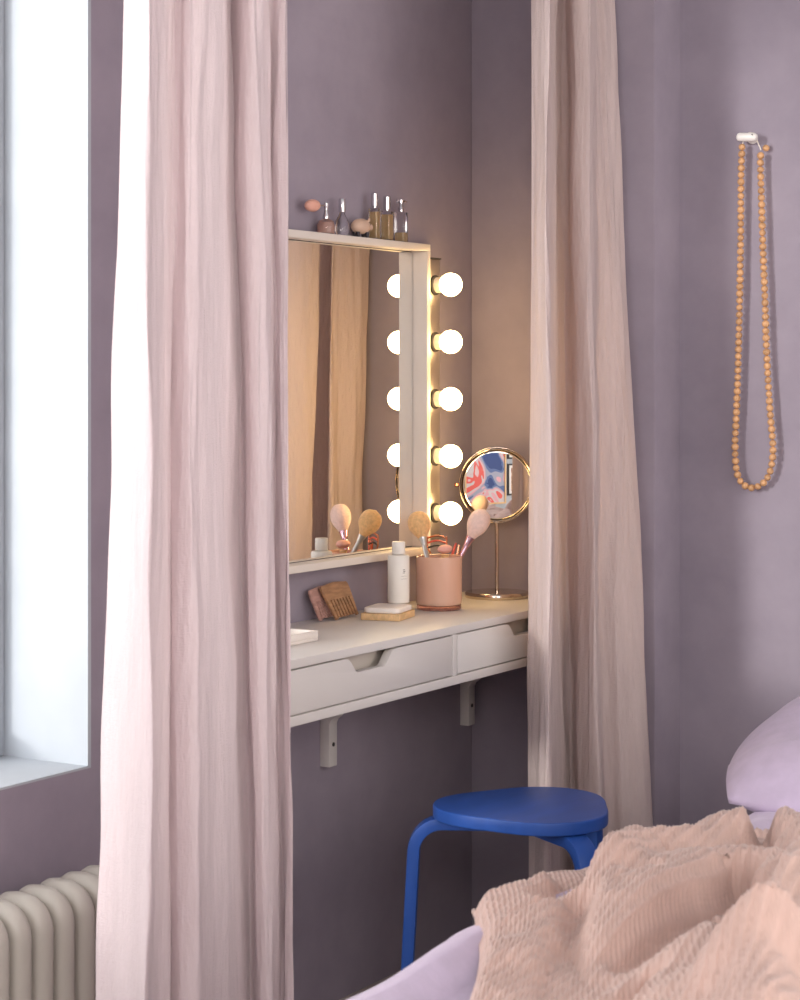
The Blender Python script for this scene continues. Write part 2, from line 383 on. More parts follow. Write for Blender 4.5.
# ================================================================= VANITY LIGHT
LX = -.2290
lt = thing('vanity_light', 'chrome wall light strip with five round glowing bulbs beside the mirror', 'lamp', (LX, 0, .885))
lt.location.x = LX
G().box(LX - .024, LX + .024, -.040, -.001, .885, 1.472).build('housing', M['chrome'], lt, bevel=.003)
for z in (1.472, .882): G().box(LX - .0255, LX + .0255, -.0415, -.001, z, z + .003).build('end_cap', M['dark'], lt)
sp = bp = None
for k, y in enumerate((285, 342, 399, 456, 513)):
    z = Q(450, y, .07).z
    if sp is None:
        g = G().lathe([(.0205, 0), (.0205, .004), (.018, .006)], (LX, -.0402, z), (0, -1, 0), 28)
        sp = g.build('socket', M['dark'], lt, smooth=True, origin=(LX, -.0402, z))
        G().lathe([(.0165, 0), (.0165, .014), (.014, .016)], (LX, -.0463, z), (0, -1, 0), 28).build('collar', M['socket'], sp, smooth=True)
        V, Fc = ellips((LX, -.0785, z), (.0242, .0242, .0242), 32, 20)
        bp = mk('bulb', V, Fc, M['bulb'], lt, smooth=True, origin=(LX, -.0785, z)); z_first = z
    else:
        s2 = sp.copy(); C.objects.link(s2); s2.parent = lt; s2.location.z += z - z_first
        c2 = sp.children[0].copy(); C.objects.link(c2); c2.parent = s2
        b2 = bp.copy(); C.objects.link(b2); b2.parent = lt; b2.location.z += z - z_first

# ================================================================= ROUND TABLE MIRROR
DT = DZ1 + .0003
mb = H(498, 593, DT); mb = Vector((-.085, -.128, DT))
mb = Vector((Q(497, 593, .118).x, -.118, DT))
rm = thing('table_mirror', 'round nickel mirror on a thin stem standing on the desk by the lamp', 'mirror', mb)
G().lathe([(.0005, 0), (.067, 0), (.068, .002), (.068, .0095), (.066, .012), (.02, .0125), (.006, .014), (.0005, .014)], mb, n=48).build('base', M['gold_chrome'], rm, smooth=True)
mc = Vector((mb.x, mb.y, Q(497, 485, .118).z))
G().tube([mb + Vector((0, 0, .013)), Vector((mb.x, mb.y, mc.z - .0795))], .0042, 12).build('stem', M['gold_chrome'], rm, smooth=True)
nrm = Vector((-.870, -.493, 0.0)).normalized()
RR = .0775
g = G()
side = Vector((0, 0, 1)).cross(nrm)
ring = [mc + (side * math.cos(a) + Vector((0, 0, 1)) * math.sin(a)) * (RR + .0018) - nrm * .0075 for a in [2 * math.pi * k / 64 for k in range(65)]]
G().tube(ring, .0019, 10, up=nrm).build('hoop', M['gold_chrome'], rm, smooth=True)
rim = G().lathe([(RR - .001, -.004), (RR, -.003), (RR, .003), (RR - .0015, .004), (RR - .0025, .0034), (RR - .0025, .0008), (RR - .006, 0)], mc, nrm, 64).build('rim', M['gold_chrome'], rm, smooth=True)
prof = [(r_, .0012 +   .0016 * (1 - (r_ / (RR - .0026)) ** 2)) for r_ in [(RR - .0026) * (1 - k / 14) for k in range(14)]] + [(.0004, .0028)]
G().lathe(prof, mc, nrm, 64).build('mirror_glass', M['mirror'], rm, smooth=True, sharp=180)
for sgn in (-1, 1):
    G().lathe([(.0035, 0), (.0042, .002), (.0042, .008), (.003, .010)], mc + side * sgn * (RR + .0030) - nrm * .0075, side * sgn, 16).build('pivot_knob', M['copper'], rm, smooth=True)

# ================================================================= THINGS ON THE DESK
def at_desk(px, q): return Vector((Q(px, 600, q).x, -q, DT))
cup = at_desk(439, .125)
cr = .0465; ch = .107
tb = thing('glass_tumbler', 'thick pink glass tumbler holding make-up brushes on the desk', 'cup', cup)
G().lathe([(.0005, .010), (cr - .003, .010), (cr - .0005, .013), (cr, .02), (cr, ch - .001), (cr - .0015, ch), (cr - .003, ch - .001), (cr - .004, .02), (.0005, .017)], cup, n=48).build('body', M['cup'], tb, smooth=True)
G().lathe([(.0005, 0), (cr - .003, 0), (cr - .002, .001), (cr - .0015, .0095), (.0005, .0097)], cup, n=48).build('glass_foot', M['cup_clear'], tb, smooth=True)
def brush(name, label, foot, tip, headlen, headr, fl, hm, bm_, handle_r=.0045, flat=1.0, fer=None):
    foot = Vector(foot); tip = Vector(tip); ax = (tip - foot).normalized(); L = (tip - foot).length
    root = thing(name, label, 'brush', foot)
    hl = L - headlen * .9
    n = 8
    G().lathe([(handle_r * .7, 0), (handle_r * .95, .006), (handle_r, .3 * hl), (handle_r * .95, hl - fl)], foot, ax, 16).build('handle', hm, root, smooth=True)
    G().lathe([(handle_r * 1.0, 0), (handle_r * 1.15, .002), (handle_r * 1.25, fl * .5), (handle_r * 1.7, fl)], foot + ax * (hl - fl), ax, 20).build('ferrule', fer or hm, root, smooth=True)
    prof = []
    for k in range(13):
        a = k / 12; h0 = handle_r * 1.5
        if a < .58: sm = a / .58; sm = sm * sm * (3 - 2 * sm) * .5 + sm * .5; rr = h0 + (headr - h0) * math.sin(sm * math.pi / 2)
        else: rr = headr * math.sqrt(max(0, 1 - ((a - .58) / .42) ** 2))
        prof.append((max(rr, .0004), a * headlen))
    V = G().lathe(prof, (0, 0, 0), (0, 0, 1), 26)
    q = ax.to_track_quat('Z', 'Y'); vv = [foot + ax * (hl - .001) + q @ Vector((v.x, v.y * flat, v.z)) for v in V.V]
    mk('bristles', vv, V.F, bm_, root, smooth=True, sharp=180)
    return root
def pq(px, py, q): return Q(px, py, q)
brush('makeup_brush', 'tan powder brush with a grey handle leaning left in the tumbler', pq(436, 596, .138), pq(417, 514, .066), .060, .0235, .016, M['grey_metal'], M['bristle_tan'], .0052)
brush('makeup_brush', 'pale pink powder brush with a shiny lilac handle leaning right in the tumbler', pq(441, 594, .120), pq(484, 512, .190), .064, .0220, .020, M['rose_metal'], M['bristle_pink'], .0058)
# powder puff brush inside
pf = pq(445, 549, .137)
root = thing('kabuki_brush', 'short pink flat-topped brush poking out of the tumbler front', 'brush', pf - Vector((0, 0, .07)))
G().tube([pf - Vector((-.004, 0, .072)), pf - Vector((0, 0, .012))], [.006, .008], 14).build('handle', M['pine'], root, smooth=True)
V, Fc = ellips(pf, (.0200, .013, .009), 26, 14); mk('bristles', V, Fc, M['puff'], root, smooth=True)
# eyelash curler
ec = pq(437, 541, .092)
root = thing('eyelash_curler', 'copper eyelash curler standing upright in the tumbler', 'curler', ec - Vector((0, 0, .08)))
for dz, mm in ((.008, 'copper'), (-.002, 'red'), (-.012, 'dark')):
    G().tube([ec + Vector((x * .5, -x * .86, dz + .003 * math.cos(x * 120))) for x in [-.020 + .004 * k for k in range(11)]], .0019, 8).build('jaw', M[mm], root, smooth=True)
g = G()
for sx in (-1, 1): g.tube([ec + Vector((sx * .010, -sx * .017, .009)), ec + Vector((sx * .010, -sx * .017, -.014)), ec + Vector((sx * .004, -sx * .006, -.035)), ec + Vector((0, 0, -.078))], .0018, 8)
g.build('handle', M['copper'], root, smooth=True)
tw = pq(452, 556, .115)
root = thing('tweezers', 'small red-tipped tweezers behind the pink brush in the tumbler', 'tweezers', tw - Vector((0, 0, .06)))
G().tube([tw - Vector((.006, 0, .06)), tw + Vector((0, 0, .0)), pq(456, 543, .12)], [.0025, .003, .0025], 8).build('arm', M['red'], root, smooth=True)
G().tube([tw - Vector((.001, 0, .058)), pq(459, 545, .12)], [.0025, .0025], 8).build('arm', M['copper'], root, smooth=True)

# bottle on soap on wooden block
bo = at_desk(390, .100)
bq = at_desk(388, .118)
rotb = R(-20)
def rbox(c, hx, hy, z0, z1, rot, r=.006, n=5):
    pts = []
    for sx, sy, a0 in ((1, 1, 0), (-1, 1, 90), (-1, -1, 180), (1, -1, 270)):
        for k in range(n + 1):
            a = R(a0 + 90 * k / n); pts.append((sx * (hx - r) + r * math.cos(a), sy * (hy - r) + r * math.sin(a)))
    cs, sn = math.cos(rot), math.sin(rot)
    f = lambda z: (lambda x, y: (c[0] + x * cs - y * sn, c[1] + x * sn + y * cs, z))
    return G().prism(pts, f(z0), f(z1))
blk = rbox(bq, .047, .040, DT, DT + .013, R(12), .003).build('wooden_block', M['pine'], bevel=.001, origin=bq)
tag(blk, 'square pale wooden block under the white soap dish on the desk', 'block')
zs = DT + .0133
so = rbox(bq, .045, .037, zs, zs + .0105, R(12), .014, 8).build('soap_dish', M['soap'], bevel=.003, seg=3, origin=(bq.x, bq.y, zs))
tag(so, 'cream rounded dish lying on the square wooden block', 'dish')
zb = zs + .0108; bc = Vector((Q(398.5, 600, .106).x, -.106, zb)); br = .0215
bt = thing('lotion_bottle', 'white cylindrical lotion bottle standing on the cream dish', 'bottle', bc)
G().lathe([(.0005, 0), (br - .001, 0), (br, .002), (br, .090), (br - .002, .093), (.0115, .0945), (.0005, .0945)], bc, n=40).build('body', M['paper_white'], bt, smooth=True)
G().lathe([(.0005, .095), (.0125, .095), (.0129, .0955), (.0129, .1180), (.012, .1195), (.0005, .1198)], bc, n=32).build('cap', M['paper_white'], bt, smooth=True)
g = G()
def on_cyl(a, z, r_): return (bc.x + r_ * math.cos(a), bc.y + r_ * math.sin(a), zb + z)
def mark(a0, a1, z0, z1):
    n = 6; V = []
    for i in range(n + 1):
        a = a0 + (a1 - a0) * i / n; V += [on_cyl(a, z0, br + .0003), on_cyl(a, z1, br + .0003)]
    g.add(V, [(2 * i, 2 * i + 1, 2 * i + 3, 2 * i + 2) for i in range(n)])
ca = math.atan2(-FW[1], -FW[0])
for a0, a1, z0, z1 in ((.40, .62, .0650, .0662), (.44, .66, .0620, .0632), (.40, .60, .0590, .0601), (.25, .85, .0530, .0534), (.25, .85, .0475, .0479)):
    mark(ca + a0, ca + a1, z0, z1)
g.build('printed_label', M['ink'], bt)

# combs leaning on the wall
def comb(label, name, px0, px1, m, q0, tilt, hgt, wid, nt_, lean, ztop_teeth):
    p = Vector((Q((px0 + px1) / 2, 610, q0).x, -q0, DT))
    w2 = wid / 2; out = [(-w2 * .82, 0), (-w2, hgt * .8)] + [(-w2 + .006 * (1 - math.cos(a)), hgt - .006 + .006 * math.sin(a)) for a in (.3, .8, 1.3)]
    out += smooth_path([(-w2 + .01, hgt), (0, hgt + .0035), (w2 - .01, hgt)], 5)
    out += [(w2 - .006 * (1 - math.cos(a)), hgt - .006 + .006 * math.sin(a)) for a in (1.3, .8, .3)] + [(w2, hgt * .8), (w2 * .82, 0), (w2 * .82 - .006, 0), (w2 * .84 - .006, ztop_teeth)]
    tw_ = (w2 * .84 - .006) * 2; step = tw_ / (nt_ - .56)
    x = w2 * .84 - .006
    for k in range(nt_ - 1):
        x1 = x - step * .44; x2 = x - step
        out += [(x1, ztop_teeth), (x1, .003), (x2, .003), (x2, ztop_teeth)]; x = x2
    out += [(-w2 * .84 + .006, ztop_teeth), (-w2 * .82 + .006, 0)]
    ct, st = math.cos(tilt), math.sin(tilt)
    def mp(off):
        def f(u, v):
            uu = u * ct + v * st; vv = -u * st + v * ct
            return (p.x + uu, p.y + vv * math.sin(lean) - off * math.cos(lean), p.z + vv * math.cos(lean) + off * math.sin(lean) + w2 * abs(st))
        return f
    o = G().prism(out, mp(0), mp(.004)).build('comb', m, origin=p)
    return tag(o, label, 'comb', None)
comb('dusty pink fine-toothed comb leaning on the wall behind the brown one', 'comb', 317, 341, M['comb_pink'], .034, R(-2), .062, .086, 8, R(20), .038)
comb('brown wooden wide-toothed comb leaning on the wall in front', 'comb', 335, 358, M['comb_wood'], .052, R(-2), .070, .098, 7, R(27), .040)

# box at the left
tp = Q(296, 633, .135)
tx = Q(314, 629, .145).x
g = G(); x0, x1, ya, yb = tx - .20, tx - .055, -.19, -.115
g.box(x0, x1, ya, yb, DT, DT + .006); g.box(x0, x0 + .005, ya, yb, DT + .006, DT + .018); g.box(x1 - .005, x1, ya, yb, DT + .006, DT + .018)
g.box(x0 + .005, x1 - .005, ya, ya + .005, DT + .006, DT + .018); g.box(x0 + .005, x1 - .005, yb - .005, yb, DT + .006, DT + .018)
o = g.build('tray', M['soap'], bevel=.0012, origin=((x0 + x1) / 2, (ya + yb) / 2, DT))
tag(o, 'low cream tray on the desk half hidden by the rose curtain', 'tray')

# ================================================================= BOTTLES ON THE MIRROR FRAME
ST = MZ1 + .0003
def at_top(px, q=.026): return Vector((Q(px, 230, q).x, -q, ST))
p = at_top(326)
r = thing('perfume_atomizer', 'squat perfume bottle with pink liquid and a pink squeeze bulb', 'bottle', p)
G().lathe([(.0005, 0), (.0155, 0), (.017, .002), (.0175, .018), (.014, .026), (.006, .030), (.0005, .030)], p, n=28).build('glass_body', M['glass'], r, smooth=True)
G().lathe([(.0005, .003), (.0135, .003), (.0145, .017), (.011, .023), (.0005, .023)], p, n=24).build('perfume', M['pink_liquid'], r, smooth=True)
G().lathe([(.0062, .0302), (.0062, .036), (.0035, .046), (.0035, .052), (.0045, .054), (.0045, .060), (.002, .0625)], p, n=20).build('spray_cap', M['silver'], r, smooth=True)
d = Vector((-RT[0], -RT[1], 0)) * -1
lf = Vector((-RT[0], -RT[1], 0)); lf = Vector((-.85, .25, 0)).normalized()
bc2 = Q(312.5, 205.5, .028); nk = p + Vector((0, 0, .056))
G().tube([nk, nk + (bc2 - nk) * .5], .0016, 8).build('air_tube', M['silver'], r, smooth=True)
rot = Matrix.Identity(3)
ax = (bc2 - nk).normalized(); rot = ax.to_track_quat('Z', 'Y').to_matrix()
V, Fc = ellips(bc2, (.0120, .0120, .0225), 24, 14, rot); mk('squeeze_bulb', V, Fc, M['rubber_pink'], r, smooth=True)

p = at_top(342)
r = thing('perfume_bottle', 'clear teardrop perfume bottle with a slim silver cap beside the pig', 'bottle', p)
G().lathe([(.0005, 0), (.011, 0), (.0135, .004), (.0145, .014), (.0125, .030), (.0065, .041), (.005, .046), (.0005, .046)], p, n=28).build('glass_body', M['glass'], r, smooth=True)
G().lathe([(.0005, .0462), (.0062, .0462), (.0068, .048), (.0068, .071), (.006, .073), (.0005, .073)], p, n=20).build('cap', M['silver'], r, smooth=True)

# pig
p = at_top(361)
fd = Vector((1, 0, 0)); fd = Vector((.93, -.36, 0)).normalized(); sd = Vector((-fd.y, fd.x, 0))
r = thing('pig_figurine', 'small wooden pig figurine with black legs standing among the perfume bottles', 'figurine', p)
rotp = Matrix((fd, sd, Vector((0, 0, 1)))).transposed()
cb = p + Vector((0, 0, .0235))
V, Fc = ellips(cb, (.0235, .014, .0155), 28, 18, rotp)
V2 = []
for v in V:
    l = (v - cb); a = l.dot(fd) / .0215
    if a > .5: l = l - fd * 0 - (l - fd * l.dot(fd)) * (a - .5) * .35
    V2.append(cb + l)
gg = G().add(V2, Fc); gg.lathe([(.0062, 0), (.0062, .0055), (.0050, .0065)], cb + fd * .0195 + Vector((0, 0, -.001)), fd, 20)
body = gg.build('body', M['pig'], r, smooth=True)
for a, b in ((-.012, -.006), (-.012, .006), (.010, -.006), (.010, .006)):
    G().lathe([(.0030, 0), (.0034, .004), (.0042, .012)], p + fd * a + sd * b, (0, 0, 1), 14).build('leg', M['pig_dark'], r, smooth=True)
for b in (-.007, .007):
    e0 = cb + fd * .0125 + sd * b + Vector((0, 0, .0100))
    G().lathe([(.0036, 0), (.0030, .003), (.0004, .0075)], e0, (fd * .4 + sd * (b * 60) + Vector((0, 0, 1))), 12).build('ear', M['pig'], r, smooth=True)
    V, Fc = ellips(cb + fd * .0178 + sd * b * .98 + Vector((0, 0, .0035)), (.0013, .0013, .0013), 10, 8); mk('eye', V, Fc, M['pig_dark'], r, smooth=True)
for b in (-.002, .002):
    V, Fc = ellips(cb + fd * .0260 + sd * b + Vector((0, 0, -.001)), (.0009, .0009, .0012), 8, 6); mk('nostril', V, Fc, M['pig_dark'], r, smooth=True)

def flacon(px, label, w_, dpt, hh, caph, m, rot, q=.026, capr=.0062):
    p = at_top(px, q); r = thing('perfume_bottle', label, 'bottle', p)
    rbox(p, w_, dpt, ST, ST + hh, rot, .0025, 3).build('glass_body', M['glass'], r, bevel=.0012)
    rbox(p, w_ - .0022, dpt - .0022, ST + .0035, ST + hh * .88, rot, .002, 3).build('perfume', m, r)
    G().lathe([(.0005, hh + .0002), (.0045, hh + .0002), (.0045, hh + .003), (capr, hh + .0035), (capr, hh + caph), (capr - .001, hh + caph + .001), (.0005, hh + caph + .001)], p, n=22).build('cap', M['silver'], r, smooth=True)
flacon(374.5, 'tall amber perfume bottle with a silver cap right of the pig', .0105, .0095, .063, .029, M['amber'], R(10), capr=.0068)
flacon(387, 'square honey-coloured perfume bottle between the tall bottle and the spray pump', .0125, .0105, .060, .029, M['amber'], R(10), capr=.0074)
p = at_top(401)
r = thing('spray_bottle', 'clear square bottle with a silver spray pump at the right end', 'bottle', p)
rbox(p, .0125, .0115, ST, ST + .062, R(8), .003, 3).build('glass_body', M['glass'], r, bevel=.0012)
rbox(p, .0100, .0090, ST + .003, ST + .020, R(8), .002, 3).build('perfume', M['amber'], r)
G().lathe([(.0058, .0622), (.0066, .070), (.0040, .074), (.0040, .081), (.0065, .0815), (.0065, .087), (.003, .088)], p, n=20).build('pump', M['silver'], r, smooth=True)
hp = p + Vector((0, 0, .0845))
g = G(); g.tube([hp, hp + Vector((.012, -.003, .0005)), hp + Vector((.016, -.004, -.0005))], [.0018, .0014, .0012], 8); g.tube([hp, hp + Vector((-.012, .002, .001)), hp + Vector((-.014, .002, -.004))], [.002, .002, .001], 8)
g.build('nozzle', M['silver'], r, smooth=True)

# ================================================================= NECKLACE ON ITS HOOK
hk = SX(753, 139, XR)
r = thing('wall_hook', 'small white oval wall hook with the bead necklace over it', 'hook', hk)
G().lathe([(.011, 0), (.011, .004), (.007, .006), (.007, .022)], hk, (-1, 0, 0), 24).build('stem', M['ceramic'], r, smooth=True)
cc = hk + Vector((-.030, 0, .001))
hh_ = G().lathe([(.0005, -.024), (.005, -.0235), (.0078, -.0215), (.0092, -.018), (.0092, .010), (.0082, .016), (.006, .020), (.0005, .0215)], cc, (0, -1, -.06), 24).build('knob', M['ceramic'], r, smooth=True)
G().lathe([(.002, 0), (.002, .0006)], cc + Vector((-.0075, -.0125, .003)), (-1, 0, 0), 12).build('screw_hole', M['dark'], hh_)
OFF = .024
pts = [(742, 147), (741, 180), (740.5, 250), (738.5, 350), (736.5, 410), (735, 445), (736.5, 470), (741, 482), (749, 487.5), (758, 486.5), (766, 480), (771, 468), (773, 448), (770, 410), (766.5, 350), (765, 300), (763, 250), (761.5, 200), (760.5, 165), (761, 150)]
path = [SX(a, b, XR - OFF) for a, b in pts]
path = [Vector(v) for v in smooth_path([tuple(v) for v in path], 12)]
r = thing('bead_necklace', 'long string of light wooden beads hanging from the white wall hook', 'necklace', path[0])
G().tube([path[0], cc + Vector((.012, .011, .009)), cc + Vector((.012, 0, .0105)), cc + Vector((.012, -.009, .009)), path[-1]], .0013, 6).build('string', M['string'], r)
V, Fc = ellips((0, 0, 0), (.0078, .0078, .0072), 16, 12); BR = .0146
acc = 0; last = None; nb = 0; bead0 = None
for a, b in zip(path, path[1:]):
    seg_ = (b - a).length; pos = 0
    while acc + (seg_ - pos) >= BR or last is None:
        adv = 0 if last is None else BR - acc
        pos += adv; c_ = a + (b - a) * (pos / seg_); last = c_; acc = 0
        if bead0 is None:
            bead0 = mk('bead', [Vector(v) + c_ for v in V], Fc, M['bead'], r, smooth=True, origin=c_); bb = bead0
        else:
            bb = bead0.copy(); C.objects.link(bb); bb.parent = r; bb.location = c_ - r.location
        bb.rotation_euler = (random.random() * 3, random.random() * 3, random.random() * 3); sc_ = random.uniform(.93, 1.04); bb.scale = (sc_,) * 3
        nb += 1
        if nb > 98: break
    acc += seg_ - pos
# tail bead
tb_ = SX(766, 148, XR - .012)
bb = bead0.copy(); C.objects.link(bb); bb.parent = r; bb.location = tb_ - r.location

# ================================================================= RADIATOR
rx0 = -2.35
rad = thing('radiator', 'old cream ribbed radiator under the window at the left', 'radiator', (-1.85, -.08, 0))
sec = None; RZ = .441
for k in range(20):
    x = -1.372 - .0495 * k
    if sec is None:
        prof = []
        qa, qb = .035, .140; zb_ = .09
        out = [(qa, zb_), (qa, RZ - .03)] + [(qa + .03 - .03 * math.cos(a), RZ - .03 + .03 * math.sin(a)) for a in (.4, .8, 1.2)] + [(qa + .035, RZ)]
        out += [(qb - .055 + .055 * math.sin(a), RZ - .055 + .055 * math.cos(a)) for a in [R(8 * i) for i in range(1, 12)]] + [(qb, zb_ + .03), (qb - .03, zb_)]
        sec = G().prism(out, lambda q, z: (x - .0195, -q, z), lambda q, z: (x + .0195, -q, z)).build('radiator_section', M['radiator'], rad, bevel=.0165, seg=5, origin=(x, -.08, 0))
        x_first = x
    else:
        s2 = sec.copy(); C.objects.link(s2); s2.parent = rad; s2.location.x += x - x_first
g = G()
for z in (.13, .40): g.tube([(x_first + .01, -.085, z), (x - .02, -.085, z)], .022, 14)
g.build('connecting_pipe', M['radiator'], rad, smooth=True)
g = G()
for xx in (x_first, x): g.box(xx - .012, xx + .012, -.13, -.11, 0, .1); g.box(xx - .012, xx + .012, -.065, -.045, 0, .1)
g.build('foot', M['radiator'], rad)
for xx in (x_first - .1, x + .1):
    g = G(); g.box(xx - .01, xx + .01, -.04, -.0005, .34, .36); g.build('wall_bracket', M['radiator'], rad)

# ================================================================= STOOL
SH = .457
sc_ = Vector((Q(524, 805, .46).x, -.46, 0)); sc_ = H(527.5, 804, SH); sc_.z = 0
st = thing('stool', 'bright blue three-legged stool with a rounded triangular seat', 'stool', sc_)
th0 = math.atan2(-RT[1], -RT[0]) - R(2)
out = []
for k in range(72):
    a = 2 * math.pi * k / 72
    rr = .1575 +   .0140 * math.cos(3 * (a - th0)) - .001 * math.cos(6 * (a - th0))
    out.append((sc_.x + rr * math.cos(a), sc_.y + rr * math.sin(a)))
G().prism(out, lambda x, y: (x, y, SH - .0235), lambda x, y: (x, y, SH)).build('seat', M['blue'], st, bevel=.003, seg=3)
for k, da in enumerate((0, 119, -127)):
    a = th0 + R(da) - (R(2) if k == 0 else 0); dd = Vector((math.cos(a), math.sin(a), 0)); sdv = Vector((-dd.y, dd.x, 0)); z = SH - .035
    pts = [sc_ + dd * .03 + Vector((0, 0, z)), sc_ + dd * .12 + Vector((0, 0, z)), sc_ + dd * .155 + Vector((0, 0, z))]
    rad_ = .052; cx_ = .153
    for i in range(1, 9):
        b = R(85 * i / 8); pts.append(sc_ + dd * (cx_ + rad_ * math.sin(b)) + Vector((0, 0, z - rad_ + rad_ * math.cos(b))))
    e_ = pts[-1]; pts.append(sc_ + dd * (cx_ + rad_ + .020) + Vector((0, 0, .0)))
    g = G(); g.strip(pts,   .042, .0225, sdv); g.build('leg', M['blue'], st, bevel=.0035, seg=2)
    G().lathe([(.006, 0), (.006, .002), (.004, .003)], sc_ + dd * .09 + Vector((0, 0, z - .0083)), (0, 0, -1), 12).build('screw', M['silver'], st)

# ================================================================= BED
BT = .565; BY = -.962; BX1 = .09; BX0 = -2.5
bed = thing('bed', 'bed along the right side made up with lavender sheets', 'bed', (-1.2, -1.9, 0))
G().box(BX0 + .02, BX1 - .02, BY - 1.42, BY - .04, .12, .32).build('bed_base', M['white'], bed, bevel=.01)
g = G()
for x in (BX0 + .1, BX1 - .12):
    for y in (BY - .12, BY - 1.35): g.lathe([(.022, 0), (.03, .12)], (x, y, 0), (0, 0, 1), 16)
g.build('bed_legs', M['pine'], bed, smooth=True)
# mattress with duvet: rounded, softly rumpled surface
def drop(x):
    t_ = min(1, max(0, (x + 1.75) / .55)); q_ = min(1, max(0, (-1.88 - x) / .35)); return .004 - .036 * t_ * t_ * (3 - 2 * t_) - .016 * q_
nx, ny = 150, 70; V = []; Fc = []
def sheet_pt(i, j):
    x = BX0 + (BX1 - BX0) * i / nx
    t_ = j / ny * 2.2        # runs up the near-wall side, round the edge and over the top
    rr = .11
    if t_ < .18: y, z, n_ = BY, .30 + t_, Vector((0, 1, 0))
    elif t_ < .18 + rr * math.pi / 2:
        a = (t_ - .18) / rr; y, z, n_ = BY - rr + rr * math.cos(a), .48 + rr * math.sin(a), Vector((0, math.cos(a), math.sin(a)))
    else: y, z, n_ = BY - rr - (t_ - .18 - rr * math.pi / 2), BT, Vector((0, 0, 1))
    w_ = noise.noise(Vector((x * 2.3, t_ * 2.6, 1))) * .012 + noise.noise(Vector((x * 5 + t_ * 9, t_ * 5 - x * 4, 4))) * .010 + noise.noise(Vector((x * 4 + t_ * 22, x * 9, 7))) * .005
    return Vector((x, y, z)) + n_ * w_
for i in range(nx + 1):
    for j in range(ny + 1): V.append(sheet_pt(i, j) + Vector((0, 0, drop(sheet_pt(i, j).x))))
for i in range(nx):
    for j in range(ny):
        a = i * (ny + 1) + j; Fc.append((a, a + 1, a + ny + 2, a + ny + 1))
mk('duvet', V, Fc, M['sheet'], bed, smooth=True, sharp=180)
g = G().box(BX0 + .03, BX1 - .03, BY - 1.4, BY - .05, .32, .51)
g.build('mattress', M['sheet'], bed, bevel=.04, seg=4)

# pillows
def pillow(name, label, c, hx, hy, hz, rot, m, flange=.03, droop=0):
    n = 44; top = []; V = []; Fc = []
    for sgn in (1, -1):
        for i in range(n + 1):
            for j in range(n + 1):
                u = -1 + 2 * i / n; v = -1 + 2 * j / n
                uu = max(-1, min(1, u * (1 + flange))); vv = max(-1, min(1, v * (1 + flange)))
                h = max(0, (1 - uu ** 4) * (1 - vv ** 4)) ** .55
                pin = 1 - .13 * v * v * abs(u) ** .5; pin2 = 1 - .13 * u * u * abs(v) ** .5
                nz = noise.noise(Vector((u * 2.2, v * 2.2, sgn + hx))) * .10 + noise.noise(Vector((u * 6, v * 3, sgn * 3))) * .03
                V.append(Vector((u * hx * pin, v * hy * pin2, sgn * (hz * h * (1 + nz) + .0015 + (.0035 if u < -.42 else 0)))))
    N = (n + 1) ** 2
    for s in (0, 1):
        for i in range(n):
            for j in range(n):
                a = s * N + i * (n + 1) + j; Fc.append((a, a + 1, a + n + 2, a + n + 1))
    rim_ = [i * (n + 1) for i in range(n + 1)] + [n * (n + 1) + j for j in range(1, n + 1)] + [i * (n + 1) + n for i in range(n - 1, -1, -1)] + [j for j in range(n - 1, 0, -1)]
    for a, b in zip(rim_, rim_[1:] + rim_[:1]): Fc.append((a, b, b + N, a + N))
    V = [Vector(c) + rot @ v for v in V]
    root = thing(name, label, 'pillow', c)
    mk('pillowcase', V, Fc, m, root, smooth=True, sharp=180)
    return root
Rz = lambda a: Matrix.Rotation(R(a), 3, 'Z'); Ry = lambda a: Matrix.Rotation(R(a), 3, 'Y'); Rx = lambda a: Matrix.Rotation(R(a), 3, 'X')
pillow('pillow', 'lavender linen pillow leaning at the head of the bed', (-.66, -1.30, .610), .27, .40, .065, Rz(3) @ Ry(-13), M['sheet'])
pillow('pillow', 'pale pink pillow lying in front of the lavender one', (-1.02, -1.80, .625), .14, .28, .045, Rz(-3) @ Ry(-6), M['sheet2'])

# blanket
def seg_d(X, Y, a, b):
    ax, ay = a; bx, by = b; dx, dy = bx - ax, by - ay; L = dx * dx + dy * dy + 1e-9
    t_ = np.clip(((X - ax) * dx + (Y - ay) * dy) / L, 0, 1)
    return np.hypot(X - ax - t_ * dx, Y - ay - t_ * dy), t_
ridges = [   # crest line (px, py, height), fall per metre, roundness of the crest
    ([(470, 940, .018), (480, 916, .034), (500, 898, .045), (545, 873, .072), (565, 858, .088)], .5, .05),
    ([(563, 866, .082), (585, 842, .112), (610, 824, .125), (645, 818, .110), (692, 818, .092)], 1.15, .022),
    ([(692, 816, .095), (735, 801, .100), (757, 791, .115), (778, 795, .105), (815, 826, .10)], 1.1, .025),
    ([(588, 912, .078), (618, 878, .104), (660, 854, .114), (735, 835, .110)], .42, .03),
    ([(500, 1000, .050), (530, 930, .072)], .5, .06),
    ([(575, 1010, .050), (640, 962, .082), (690, 928, .100), (728, 903, .108)], .95, .016),
    ([(768, 975, .115), (756, 915, .145), (766, 872, .158), (800, 848, .158), (850, 838, .15)], 1.5, .02),
    ([(800, 900, .135), (860, 900, .12)], .6, .05),
    ([(650, 1008, .060), (700, 990, .082), (770, 1003, .075)], .9, .02),
    ([(665, 975, .078), (735, 948, .092)], .9, .018),
    ([(740, 872, .10), (765, 838, .11)], .9, .02),
]
